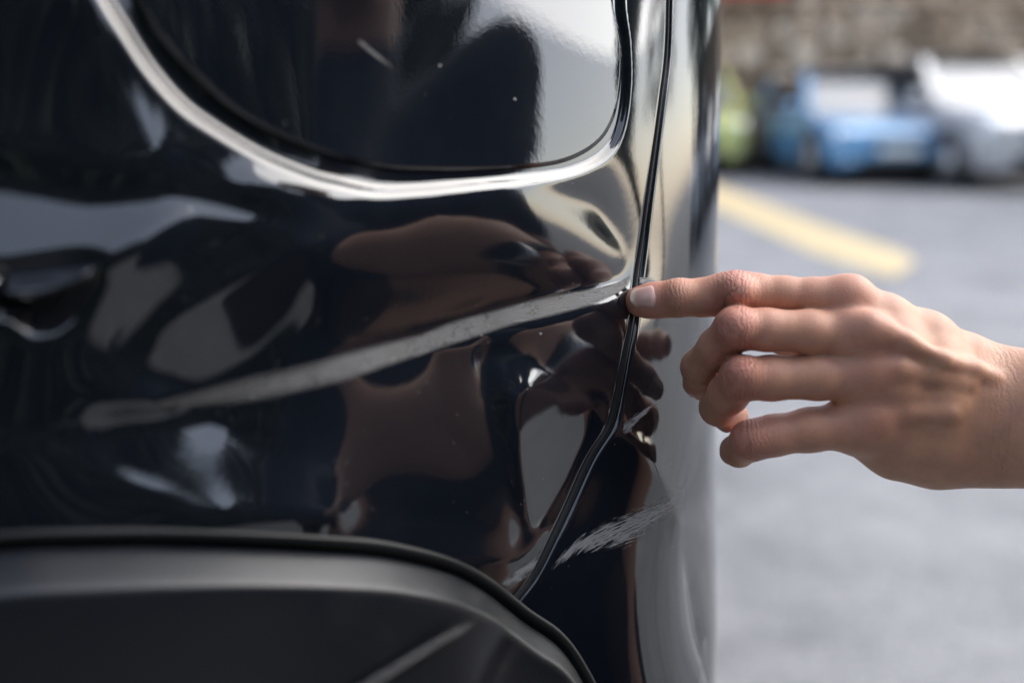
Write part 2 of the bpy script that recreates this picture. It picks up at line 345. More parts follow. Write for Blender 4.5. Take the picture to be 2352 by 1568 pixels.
# traced outlines on that surface
GAP = inv(spline([(1538, 0), (1534, 121), (1522, 226), (1508, 342), (1494, 463), (1484, 564), (1472, 650), (1458, 735), (1444, 807), (1429, 899), (1421, 943), (1410, 985), (1380, 1047), (1338, 1150), (1292, 1250), (1255, 1328), (1214, 1390)], 90))
GW = np.interp(GAP[:, 1], [.70, .76, .80, .90], [.0017, .0019, .0013, .0009])    # half width of the gap
g_top = GAP[0]+(GAP[0]-GAP[4])/np.linalg.norm(GAP[0]-GAP[4])*.2
g_bot = GAP[-1]+(GAP[-1]-GAP[-5])/np.linalg.norm(GAP[-1]-GAP[-5])*.7
def gap_s(z): return np.interp(z, np.r_[g_bot[1], GAP[::-1, 1], g_top[1]], np.r_[g_bot[0], GAP[::-1, 0], g_top[0]])
def gap_w(z): return np.interp(z, GAP[::-1, 1], GW[::-1])
ARC = inv(spline([(-160, 1250), (0, 1222), (264, 1213), (529, 1215), (804, 1234), (1011, 1270), (1110, 1315), (1214, 1384), (1301, 1466), (1380, 1568), (1440, 1668)], 80))
rarc = np.array([ARC[-1]+(.010*q, -.06*q-.004*q*q) for q in (1, 2, 3, 4, 5.)])
larc = np.array([ARC[0]+(-.05*q, -.004*q**2-.006*q) for q in (1, 2, 3, 4, 5, 6)]); larc = np.vstack([larc, larc[-1]+(-.03, -.10), larc[-1]+(-.05, -.24)])
ARCH = spline(np.vstack([larc[::-1], ARC[::8], rarc]), 260)                        # upper edge of the wheel-arch seal
FLAP = inv(np.vstack([spline([(1438, -330), (1416, -160), (1411, 0), (1431, 101), (1429, 201), (1411, 282), (1375, 334), (1310, 370), (1230, 386), (1109, 394), (988, 396), (867, 390), (746, 362), (620, 310), (520, 250), (440, 175), (380, 110), (330, 40), (255, -120), (225, -290)], 140), spline([(225, -290), (260, -420), (420, -490), (800, -505), (1200, -490), (1390, -440), (1438, -330)], 50)[1:-1]]))
RIMO_P = np.vstack([spline([(1462, -330), (1440, -160), (1431, 0), (1443, 101), (1445, 201), (1431, 298), (1399, 358), (1330, 397), (1230, 417), (1069, 435), (948, 447), (847, 451), (746, 431), (696, 417), (586, 370), (476, 304), (403, 249), (330, 165), (271, 73), (227, 0), (150, -150), (130, -290)], 140), spline([(130, -290), (190, -450), (420, -550), (800, -560), (1200, -545), (1420, -480), (1462, -330)], 50)[1:-1]])
RIMO = inv(RIMO_P)

# ------------------------------------------------------------------ dents: wanted mirror directions -> slopes -> height
ds = .0006; s_c = np.arange(-.40, .17, ds); z_c = np.arange(.56, .98, ds)
SG, ZG = np.meshgrid(s_c, z_c, indexing='ij')
XB = surf(SG, ZG); n2, TS, NB = frame(SG, ZG); TZ = np.cross(NB, TS)*1.0
TZ = np.where(TZ[..., 2:3] < 0, -TZ, TZ)
VW = XB-np.array([0, 0, CAM_H]); VW /= np.linalg.norm(VW, axis=-1, keepdims=True)
RB = VW-2*(VW*NB).sum(-1, keepdims=True)*NB
AZ = np.arctan2(RB[..., 0], RB[..., 1]); EL = np.arcsin(np.clip(RB[..., 2], -1, 1))
PX = proj(XB); px, py = PX[..., 0], PX[..., 1]
Psum = np.zeros_like(px); Qsum = np.zeros_like(px)
DENTS = []
GX = lambda y: np.interp(y, [985, 1047, 1150, 1250, 1330, 1390, 1600], [1410, 1380, 1338, 1292, 1255, 1214, 1120])
DENTS += [
 # pressed shoulder above the band, mirroring the tree tops
 ([(-300, -150), (120, -150), (190, 0), (240, 130), (330, 280), (372, 335), (350, 392), (330, 395), (190, 360), (0, 330), (-300, 300)], lambda x, y: R(35)+R(6)*np.sin(x/45.+y/190.), 18, 2, .9),
 ([(-300, 310), (0, 345), (190, 372), (400, 420), (560, 440), (690, 500), (677, 528), (586, 490), (476, 461), (400, 454), (311, 454), (220, 465), (110, 443), (0, 413), (-300, 378)], -2, 0, 1, .6),
 # undercut between the fuel door and the scuff: the hand and arm are mirrored here
 ([(540, 430), (760, 452), (960, 470), (1230, 440), (1380, 470), (1462, 600), (1440, 640), (1293, 674), (1154, 710), (982, 764), (800, 800), (720, 700), (690, 545)], lambda x, y: R(-3)-R(20)*np.clip((y-np.interp(x, [560, 900, 1200, 1440], [425, 462, 480, 590]))/np.interp(x, [560, 1000, 1440], [140, 230, 110]), -.3, 1.1), lambda x, y: np.interp(x, [540, 700, 900, 1100, 1300, 1440], [-20, -25, -36, -31, -24, -8]), 3., .9),
 # pressed band under the shoulder
 ([(-300, 380), (0, 417), (110, 447), (220, 469), (311, 458), (400, 458), (476, 465), (586, 494), (677, 531), (670, 546), (600, 528), (513, 513), (421, 494), (366, 524), (293, 574), (217, 612), (100, 625), (0, 615), (-300, 600)], 50, lambda x, y: np.interp(x, [0, 300, 680], [30, 48, 66]), 2, 1),
 # inside of the deep dent, then its long crescent crease
 ([(661, 563), (757, 577), (584, 823), (480, 880), (403, 875), (354, 863), (334, 839), (338, 807), (350, 767), (383, 726), (443, 690), (544, 630)], -24, 0, 2.2, .6),
 ([(262, 925), (258, 859), (274, 815), (306, 766), (363, 710), (443, 658), (524, 609), (604, 561), (653, 549), (701, 557), (690, 570), (661, 563), (628, 572), (544, 630), (443, 690), (383, 726), (350, 767), (338, 807), (334, 839), (354, 866), (403, 885), (360, 925)], 44, -14, 1., 1),
 # dished triangle below the scuff
 ([(220, 1000), (300, 965), (506, 965), (604, 1030), (718, 1130), (785, 1186), (642, 1182), (472, 1178), (340, 1108)], lambda x, y: R(45)+R(12)*smoothstep(-90, 30, (x-506)*.64-(y-965)*.77), 40, 2.5, .6),
 ([(-200, 995), (0, 994), (94, 999), (170, 1024), (264, 1070), (378, 1120), (453, 1160), (500, 1186), (470, 1188), (378, 1140), (264, 1096), (170, 1050), (94, 1022), (0, 1017), (-200, 1017)], 42, 0, .8, 1),
 # flat strip between the scuff and the diamond
 ([(1140, 800), (1202, 752), (1300, 728), (1430, 680), (1450, 760), (1430, 900), (1400, 945), (1310, 885), (1220, 832), (1154, 806)], -8, 18, 1.5, .6),
 ([(1020, 800), (1115, 790), (1125, 960), (1100, 1060), (1040, 1000)], -5, 4, 1.5, .55),
 # creased diamond beside the gap
 ([(1127, 815), (1154, 812), (1220, 838), (1312, 890), (1367, 932), (1398, 966), (1384, 1022), (1342, 1126), (1293, 1192), (1247, 1229), (1226, 1229), (1201, 1159), (1168, 1068), (1135, 944)], lambda x, y: R(1)*np.interp(x, [1130, 1200, 1400], [30, 15, 12]), 36, 1.5, .7),
 ([(1185, 915), (1225, 880), (1300, 920), (1365, 965), (1375, 1000), (1335, 1110), (1285, 1180), (1245, 1215), (1225, 1180), (1195, 1050)], -22, -22, 1.8, 1),
 ([(804, 1196), (949, 1186), (1073, 1190), (1135, 1212), (1200, 1252), (1250, 1228), (1309, 1175), (1290, 1215), (1264, 1242), (1218, 1279), (1156, 1293), (1052, 1283), (928, 1238), (804, 1206)], 10, 10, 1.5, .4),
 # lower corner of the bumper turns back towards the wheel
 ([(1437, 990), (1483, 1055), (1508, 1113), (1533, 1175), (1566, 1258), (1599, 1366), (1615, 1457), (1626, 1568), (1640, 1720), (1400, 1720), (1100, 1500), (1214, 1392), (1255, 1328), (1338, 1150), (1410, 985)], lambda x, y: R(-6)-R(8)*smoothstep(1170, 1400, y), lambda x, y: 32-40*smoothstep(-20, 170, x-np.interp(y, [1000, 1200, 1260, 1400, 1568], [1490, 1520, 1440, 1400, 1400])), .6, 1),
]

WT = np.full_like(px, .18)
WT = np.maximum(WT, .9*box_blur(in_poly(SG, ZG, RIMO).astype(float), 4, 2))             # the fuel door keeps its shape
for poly, el, daz, feather, wt in DENTS:
    m = in_poly(px, py, poly).astype(float); m = box_blur(m, max(1, int(round(feather/1000/ds/2))), 2)
    e = el(px, py) if callable(el) else np.full_like(px, R(el))
    a = AZ+np.radians(daz(px, py) if callable(daz) else daz)
    rr_ = np.stack([np.sin(a)*np.cos(e), np.cos(a)*np.cos(e), np.sin(e)], -1)
    n = rr_-VW; n /= np.linalg.norm(n, axis=-1, keepdims=True)
    c = np.clip((n*NB).sum(-1), .3, 1); P_ = -(n*TS).sum(-1)/c; Q_ = -(n*TZ).sum(-1)/c
    Psum = Psum*(1-m)+P_*m; Qsum = Qsum*(1-m)+Q_*m; WT = WT*(1-m)+wt*m
def poisson(P_, Q_, K=[]):
    def ext(a, sx, sy):
        a = np.concatenate([a, sx*a[::-1]], 0); return np.concatenate([a, sy*a[:, ::-1]], 1)
    Pe, Qe = ext(P_, -1, 1), ext(Q_, 1, -1)
    if not K:
        kx = np.fft.fftfreq(Pe.shape[0], ds)[:, None]*2j*np.pi; ky = np.fft.rfftfreq(Pe.shape[1], ds)[None]*2j*np.pi
        K.extend([kx, ky, 1/(kx*kx+ky*ky-120.)])                                      # the small constant keeps height local
    kx, ky, ik = K
    return np.fft.irfft2((kx*np.fft.rfft2(Pe)+ky*np.fft.rfft2(Qe))*ik, s=Pe.shape)[:P_.shape[0], :P_.shape[1]]
H = np.zeros_like(px)
for _ in range(14):                                                                    # loosely weighted slopes follow the solution
    gs, gz = np.gradient(H, ds)
    H = poisson(WT*Psum+(1-WT)*gs, WT*Qsum+(1-WT)*gz)
H = box_blur(H, 2, 3)
near_gap = np.exp(-((SG-gap_s(ZG))/.0055)**2); H = H*(1-near_gap)+box_blur(H, 10, 3)*near_gap                  # the seam keeps an even run
edge = smoothstep(-.40, -.36, SG)*smoothstep(.56, .60, ZG)*smoothstep(.98, .94, ZG)
H *= edge
H0 = H.copy()
cup = box_blur(in_poly(px, py, [(-420, 640), (0, 640), (215, 606), (222, 616), (200, 650), (177, 690), (140, 735), (92, 750), (60, 738), (36, 700), (-420, 700)]).astype(float), 4, 3); H -= .007*cup
# recess round the fuel door
dR, aR = poly_dist(SG, ZG, RIMO); insR = in_poly(SG, ZG, RIMO)
rw_ = np.interp(aR, [0, 30, 45, 60, 75, 90, 110, 130, 140, 188], [.0022, .0020, .0022, .0026, .0030, .0034, .0040, .0044, .0044, .003])
rec = np.where(insR, dR, -dR)/rw_
REC = -box_blur(np.clip(rec, 0, 1), 1, 2)*np.interp(aR, [0, 45, 75, 110, 140, 188], [.0024, .0022, .0024, .0030, .0032, .0026])
# filler-flap surround height is kept apart so that the flap itself stays flush
def samp(A, s, z):
    i = np.clip((np.asarray(s)-s_c[0])/ds, 0, len(s_c)-1.001); j = np.clip((np.asarray(z)-z_c[0])/ds, 0, len(z_c)-1.001)
    i0 = i.astype(int); j0 = j.astype(int); a = i-i0; b = j-j0
    return A[i0, j0]*(1-a)*(1-b)+A[i0+1, j0]*a*(1-b)+A[i0, j0+1]*(1-a)*b+A[i0+1, j0+1]*a*b
def hgt(s, z): return samp(H, s, z)

# ------------------------------------------------------------------ car paint and trim materials
def paint(name, col, cr=.06):
    m = mat(name, col, .25, 0, 1., 0.); k = NT(m); k.b.inputs['Coat IOR'].default_value = 1.8
    sp_ = k.t.nodes.new('ShaderNodeTexVoronoi'); sp_.inputs['Scale'].default_value = 260; k.l(k.coord(), sp_.inputs['Vector'])
    dust = k.math('MULTIPLY', k.math('LESS_THAN', sp_.outputs['Distance'], .055), k.math('GREATER_THAN', k.noise(45, 2), .58))
    haze = k.math('MULTIPLY', k.ramp(k.noise(18, 6, .75), [(.45, (0, 0, 0)), (.8, (1, 1, 1))]), .007)
    f = k.math('ADD', k.math('MULTIPLY', dust, .22), haze)
    k.l(k.mix(f, col, (.55, .55, .57)), k.b.inputs['Base Color'])
    k.l(k.math('ADD', k.math('MULTIPLY', dust, .5), cr), k.b.inputs['Coat Roughness'])
    n = k.bump(k.noise(420, 1), .00002, .35); k.l(n, k.b.inputs['Coat Normal'])
    return m
m_paint = paint('black_paint', (.0042, .0058, .0092))
m_flap = paint('black_paint_smooth', (.0042, .0058, .0092), .02)
m_rub = mat('black_rubber', (.005, .006, .007), .42, 0, 0, .3)
m_clad = mat('grey_plastic_cladding', (.003, .0042, .0072), .42, 0, 0, .5); k = NT(m_clad)
k.l(k.bump(k.noise(1500, 2), .0002, .5), k.b.inputs['Normal'])
sc_n = k.ramp(k.noise(30, 5, .7), [(.5, (.36, .36, .36)), (.75, (.46, .46, .46))]); k.l(sc_n, k.b.inputs['Roughness'])
m_scuff = mat('scuffed_paint', (.17, .17, .175), .5); m_scuff.blend_method = 'HASHED' if hasattr(m_scuff, 'blend_method') else None

Gp = at(1176, 784, .42); car = empty('black_car', (float(Gp[0])-1.2, float(Gp[1])+.9, 0)); car_inv = np.array([float(Gp[0])-1.2, float(Gp[1])+.9, 0])
tag(car, 'glossy black car with a dented scraped rear side panel, filling the left', 'car')
def cpart(name, V, F, m, parent=None, smooth=True, attrs=None):
    o = mesh_obj(name, np.asarray(V, float)-car_inv, F, m, None, smooth, attrs); o.parent = parent or car; return o

# side panel: columns end exactly at the gap
rows = np.r_[np.linspace(.26, .60, 24), np.arange(.601, .95, .0008), np.linspace(.951, 1.055, 26)]
roll_d = np.array([0, .0004, .0009, .0016, .0026]); roll_h = np.array([-.0035, -.0014, -.0006, -.00018, 0])
ucol = np.r_[np.linspace(-2.2, -.42, 26), np.linspace(-.41, 0, 470)]
def panel(side):
    zs = rows[:, None]; g = gap_s(zs); wd = gap_w(zs)
    if side < 0:
        e = g-wd-roll_d[-1]; far, near = ucol[:26], (ucol[26:]+.41)/.41
        L = np.concatenate([np.broadcast_to(far, (len(rows), 26)), -.41+(e+.41)*near], 1)
        S = np.concatenate([L, g-wd-roll_d[::-1][1:][None]], 1); E = np.r_[np.zeros(len(ucol)), roll_h[::-1][1:]]
    else:
        e = g+wd+roll_d[-1]; near = np.linspace(0, 1, 230)[None]; e2 = .20
        Rr = np.concatenate([e+(e2-e)*near, np.broadcast_to(np.r_[np.linspace(.21, .4, 10), np.linspace(.5, 2.4, 12)], (len(rows), 22))], 1)
        S = np.concatenate([g+wd+roll_d[:-1][None], Rr], 1); E = np.r_[roll_h[:-1], np.zeros(Rr.shape[1])]
    Z = np.broadcast_to(zs, S.shape)
    h = hgt(S, Z)+E[None]
    if side < 0: h = h+samp(REC, S, Z)
    X = surf(S, Z, h)
    F = grid_faces(*S.shape)
    fc_s = S.ravel()[F].mean(1); fc_z = Z.ravel()[F].mean(1)
    drop = in_poly(fc_s, fc_z, ARCH_CUT)
    return X.reshape(-1, 3), F[~drop]
# cut a little inside the seal so that the seal covers the raw edge
def offset_in(A, d):
    t = np.gradient(A, axis=0); t /= np.linalg.norm(t, axis=1, keepdims=True); return A+np.stack([t[:, 1], -t[:, 0]], -1)*d
ARCH_CUT = offset_in(ARCH, .003)
V, F = panel(-1); cpart('side_panel', V, F, m_paint)
V, F = panel(1); bumper = cpart('rear_bumper', V, F, m_paint)

# fuel door: rings out to the traced outline
fc = np.array([FLAP[:, 0].mean(), FLAP[:, 1].mean()])
rho = np.r_[np.linspace(0.02, .97, 60), .985]; rings = [fc+(FLAP-fc)*q for q in rho]
hh = [np.zeros(len(FLAP))]*len(rho)
def inset(Fl, d):
    t = np.roll(Fl, -1, 0)-np.roll(Fl, 1, 0); t /= np.linalg.norm(t, axis=1, keepdims=True); n = np.stack([t[:, 1], -t[:, 0]], -1)
    if ((fc-Fl)*n).sum() < 0: n = -n
    return Fl+n*d
for d_, h_ in ((.0018, -.00008), (.0011, -.0003), (.0005, -.0008), (.0001, -.0016), (.0001, -.003)):
    rings.append(inset(FLAP, d_)); hh.append(np.full(len(FLAP), h_))
rg = np.stack(rings); V = surf(rg[..., 0], rg[..., 1], hgt(rg[..., 0], rg[..., 1])+np.stack(hh))
cpart('fuel_door', V.reshape(-1, 3), grid_faces(len(rings), len(FLAP), wrap=True), m_flap)
# rubber bead in the gap
def bead(name, A, W, prof, m, h_add=0.):
    t = np.gradient(A, axis=0); t /= np.linalg.norm(t, axis=1, keepdims=True); n = np.stack([t[:, 1], -t[:, 0]], -1)
    Vv = [surf(*(A+n*(W*u)[:, None]).T, hgt(*(A+n*(W*u)[:, None]).T)+h_+h_add) for u, h_ in prof]
    Vv = np.stack(Vv, 1); return cpart(name, Vv.reshape(-1, 3), grid_faces(Vv.shape[0], Vv.shape[1], True), m)
GA = np.vstack([np.stack([gap_s(np.linspace(1.04, GAP[0, 1]+.004, 30)), np.linspace(1.04, GAP[0, 1]+.004, 30)], -1), resample(GAP, 220)])
gw = gap_w(GA[:, 1])
bead('panel_seal', GA, gw, [(-1.05, -.004), (-.95, -.0014), (-.6, -.0006), (-.15, -.0002), (.3, -.0004), (.7, -.001), (1.0, -.002), (1.05, -.004)], m_rub)
AR = resample(ARCH, 400)
bead('arch_seal', AR, np.full(len(AR), .001), [(-.6, -.002), (-.2, .0006), (.6, .0012), (1.8, .0013), (2.6, .0009), (3.5, .0), (4.4, -.0015), (6.4, -.002)], m_rub)
lipw = np.full(len(AR), .001)
LIP = [(5.2, -0.004), (5.3, 0.0012), (5.7, 0.0028), (7.3, 0.0055), (9.3, 0.0086), (11.3, 0.0114), (12.58, 0.0132), (13.54, 0.0142), (14.5, 0.0147), (16.9, 0.0148), (24.8, 0.0147), (43.8, 0.0135), (78.8, 0.011), (82.8, 0.009), (83.8, -0.02)]
bead('wheel_arch_trim', AR, lipw, LIP, m_clad)
# ------------------------------------------------------------------ scuffs, handle
def scuff_mat(name, col, cut, ax_u, ax_v, lo_, hi_, rough=.5):
    m = mat(name, col, rough); k = NT(m); cb = k.t.nodes.new('ShaderNodeCombineXYZ')
    k.l(k.math('MULTIPLY', k.attr('u'), ax_u), cb.inputs[0]); k.l(k.math('MULTIPLY', k.attr('v'), ax_v), cb.inputs[1])
    n = k.noise(1., 5, .65, cb.outputs[0]); n2 = k.noise(2.3, 4, .7, cb.outputs[0])
    nz_ = k.math('MULTIPLY', k.math('SUBTRACT', n, .5), cut)
    if name == 'scraped_paint': nz_ = k.math('MULTIPLY', nz_, k.attr('edge'))
    a = k.math('ADD', k.attr('edge'), nz_)
    al = k.ramp(a, [(lo_, (0, 0, 0)), (hi_, (1, 1, 1))]); k.l(al, k.b.inputs['Alpha'])
    if name == 'scraped_paint':
        vc = k.t.nodes.new('ShaderNodeTexVoronoi'); vc.feature = 'DISTANCE_TO_EDGE'; vc.inputs['Scale'].default_value = 330; k.l(k.coord(), vc.inputs['Vector'])
        crack = k.math('MULTIPLY', k.math('LESS_THAN', vc.outputs['Distance'], .05), k.math('GREATER_THAN', k.noise(90, 3), .56))
        fleck = k.math('GREATER_THAN', k.noise(520, 3, .7), .70)
    d = tuple(c*.32 for c in col); l_ = tuple(min(1, c*1.35) for c in col)
    cc = k.ramp(n2, [(.3, d), (.5, col), (.72, l_)])
    if name == 'scraped_paint': cc = k.mix(fleck, k.mix(k.math('MULTIPLY', crack, .85), k.mix(k.ramp(k.noise(38, 3), [(.35, (0, 0, 0)), (.65, (.7, .7, .7))]), cc, (.075, .072, .07)), (.012, .012, .013)), (.40, .40, .41))
    k.l(cc, k.b.inputs['Base Color']); k.l(k.bump(n2, .0006, .8), k.b.inputs['Normal'])
    return m
m_sc1 = scuff_mat('scraped_paint', (.105, .105, .11), 1.2, 60, 1100, .06, .6)
m_sc2 = scuff_mat('scratched_paint', (.17, .175, .19), 4.2, 110, 1500, .5, .85)
m_sc3 = scuff_mat('faint_scratch', (.05, .05, .055), .9, 120, 900, .25, .9, .6)
def strip(name, up, lo_, m, lift=.00012, n=200, k_=17, h0=0., fade=(.03, .03)):
    U, L = spline(up, n), spline(lo_, n); w_ = np.linspace(0, 1, k_)
    P = U[:, None]*(1-w_)[None, :, None]+L[:, None]*w_[None, :, None]
    sz = inv(P.reshape(-1, 2), h0); V = surf(sz[:, 0], sz[:, 1], hgt(sz[:, 0], sz[:, 1])*(h0 == 0)+h0+lift)
    t = np.linspace(0, 1, n); e = np.minimum(1, np.minimum(t/max(fade[0], 1e-3), (1-t)/max(fade[1], 1e-3)))[:, None]*(1-np.abs(2*w_-1)**2.2)[None]
    V3 = V.reshape(n, k_, 3); du = np.r_[0, np.cumsum(np.linalg.norm(np.diff(V3[:, k_//2], axis=0), axis=1))]
    dv = np.linalg.norm(V3[:, -1]-V3[:, 0], axis=1)
    return cpart(name, V, grid_faces(n, k_, True), m, attrs={'edge': e.ravel(), 'u': np.repeat(du, k_), 'v': (dv[:, None]*w_[None]).ravel()})
o = strip('scuff', [(1464, 622), (1440, 642), (1385, 658), (1293, 674), (1220, 692), (1154, 710), (1055, 736), (982, 764), (872, 788), (762, 814), (685, 834), (564, 862), (403, 910), (242, 943), (100, 976), (20, 1000)],
      [(1458, 655), (1436, 668), (1367, 702), (1293, 724), (1202, 747), (1128, 772), (1055, 795), (982, 820), (909, 842), (799, 878), (685, 905), (564, 930), (403, 944), (242, 968), (100, 993), (20, 1010)], m_sc1, lift=.0004, n=420, fade=(.02, .8))
o['label'] = 'long grey scuff scraped along the dented panel up to the fingertip'
strip('scratch', [(1432, 972), (1450, 955), (1475, 938), (1508, 918)], [(1428, 1000), (1446, 992), (1464, 968), (1510, 926)], m_sc2, n=60, fade=(.05, .3))
o = strip('scratch', [(1282, 1312), (1342, 1236), (1400, 1194), (1466, 1158), (1508, 1136), (1572, 1092)], [(1288, 1322), (1330, 1286), (1384, 1268), (1441, 1258), (1487, 1212), (1528, 1186), (1566, 1166)], m_sc2, n=160, k_=25, fade=(.1, .2))
#strip('scratch', [(1372, 1262), (1400, 1254), (1436, 1246)], [(1380, 1300), (1410, 1306), (1436, 1290)], m_sc2, n=40, fade=(.3, .2))
strip('scratch', [(1165, 1346), (1201, 1312), (1240, 1290), (1266, 1270)], [(1172, 1358), (1210, 1350), (1234, 1335), (1256, 1305)], m_sc2, n=60, fade=(.15, .1))
strip('scratch', [(1474, 633), (1496, 634), (1522, 640)], [(1474, 655), (1500, 655), (1524, 652)], m_sc2, n=40, fade=(.1, .4))
strip('scratch', [(816, 88), (860, 124), (915, 166)], [(810, 98), (852, 136), (905, 178)], m_sc3, n=40, fade=(.1, .5))
strip('scratch', [(1110, 1400), (980, 1468), (840, 1552), (780, 1590)], [(1124, 1424), (1000, 1496), (870, 1580), (800, 1625)], m_sc3, h0=.0146, lift=.0004, n=80, fade=(.2, .1))
for x, y in ((1004, 153), (1178, 229), (1139, 727), (1127, 769), (1255, 766), (1190, 735), (1172, 741)):
    a = np.linspace(0, np.pi, 9); strip('paint_chip', [(x-3*math.cos(q), y-3*math.sin(q)) for q in a], [(x-3*math.cos(q), y+3*math.sin(q)) for q in a], m_scuff, n=12, k_=5)
# door handle over its dished cup
def handle(name, up, lo_, n, lift, m):
    U, L = spline(up, n), spline(lo_, n); w_ = np.linspace(0, 1, 15); P = U[:, None]*(1-w_)[None, :, None]+L[:, None]*w_[None, :, None]
    sz = inv(P.reshape(-1, 2)); t = np.linspace(0, 1, n)[:, None]; tap = np.minimum(1, (1-t)*5)**.6
    hh_ = (-.004+np.interp(w_, [0, .06, .14, .70, .84, .94, 1], [0, .003, .0045, .0125, .0135, .009, 0])[None]*lift/.010*tap).ravel()
    V = surf(sz[:, 0], sz[:, 1], samp(H0, sz[:, 0], sz[:, 1])+hh_); return cpart(name, V, grid_faces(n, 15, True), m)
hd_ = handle('door_handle', [(18, 622), (100, 613), (157, 606), (205, 598), (220, 606)], [(22, 684), (70, 688), (112, 680), (160, 657), (205, 627), (221, 610)], 60, .010, m_paint)
o = handle('lock_cover', [(-420, 640), (-200, 632), (-60, 628), (14, 622)], [(-420, 690), (-200, 692), (-60, 688), (18, 683)], 60, .010, m_paint)
# the rest of the car beyond the frame: glass house, roof, wheel
m_cg = mat('tinted_glass', (.01, .012, .014), .03, 0, .5)
x0, x1, y0, y1 = -2.05, float(surf(.35, 1.0)[0])-.28, .52, 2.0
G = [(x0, y0, 1.0), (x1, y0, 1.0), (x1, y1, 1.0), (x0, y1, 1.0), (x0+.25, y0+.22, 1.46), (x1-.22, y0+.22, 1.46), (x1-.22, y1-.22, 1.46), (x0+.25, y1-.22, 1.46)]
cpart('windows', G, [(0, 1, 5, 4), (1, 2, 6, 5), (2, 3, 7, 6), (3, 0, 4, 7)], m_cg, smooth=False)
Vr, Fr = boxv(x0+.2, x1-.17, y0+.17, y1-.17, 1.462, 1.53); o = cpart('roof', Vr, Fr, m_paint); b_ = o.modifiers.new('bevel', 'BEVEL'); b_.width = .03; b_.segments = 3
Vr, Fr = boxv(x0-.1, x1+.0, y0+.08, y1+.1, .9, 1.0); o = cpart('shelf', Vr, Fr, m_rub, smooth=False)
Vr, Fr = boxv(x0-.1, x1+.0, y0+.15, y1+.1, .2, .9); o = cpart('floor_pan', Vr, Fr, m_rub, smooth=False)
wx, wy = float(surf(-.16, .6)[0])-.12, .52
def wcyl(r, ya, yb, n=48):
    V = [(wx+r*math.cos(a), yy, .33+r*math.sin(a)) for yy in (ya, yb) for a in np.linspace(0, 2*np.pi, n, endpoint=False)]
    return V, [(i, (i+1) % n, n+(i+1) % n, n+i) for i in range(n)]+[tuple(range(n))[::-1], tuple(range(n, 2*n))]
V, F = wcyl(.27, wy-.10, wy+.1); wl = cpart('wheel', V, F, m_tyre)
V, F = wcyl(.19, wy-.108, wy-.09); o = cpart('rim', V, F, m_rim, wl)


# ------------------------------------------------------------------ the person: one continuous body from a distance field
class Field:
    def __init__(s, ax): s.ax = ax; s.shape = tuple(len(a) for a in ax); s.f = None
    def new(s): return np.full(s.shape, .05, np.float32)
    def cone(s, F, a, b, ra, rb, k, cut=False):
        a = np.asarray(a, float); b = np.asarray(b, float); pad = max(ra, rb)+k+.012
        lo = np.minimum(a, b)-pad; hi = np.maximum(a, b)+pad
        sl = tuple(slice(max(0, np.searchsorted(x, l)-1), np.searchsorted(x, h)+1) for x, l, h in zip(s.ax, lo, hi))
        g = [x[q].astype(np.float32) for x, q in zip(s.ax, sl)]
        if min(len(q) for q in g) < 1: return
        X, Y, Z = g[0][:, None, None], g[1][None, :, None], g[2][None, None, :]
        d = b-a; L = max(d@d, 1e-12)
        t = np.clip(((X-a[0])*d[0]+(Y-a[1])*d[1]+(Z-a[2])*d[2])/L, 0, 1)
        q = np.sqrt((X-a[0]-t*d[0])**2+(Y-a[1]-t*d[1])**2+(Z-a[2]-t*d[2])**2)-(ra+(rb-ra)*t)
        v = F[sl]
        if cut: h = np.maximum(k-np.abs(-q-v), 0)/k; F[sl] = np.maximum(v, -q)+h*h*k*.25
        else: h = np.maximum(k-np.abs(q-v), 0)/k; F[sl] = np.minimum(v, q)-h*h*k*.25
    def chain(s, F, pts, k):                       # pts: world points with radius
        for p, q in zip(pts[:-1], pts[1:]): s.cone(F, p[:3], q[:3], p[3], q[3], k)
def smin(a, b, k): h = np.maximum(k-np.abs(a-b), 0)/k; return np.minimum(a, b)-h*h*k*.25
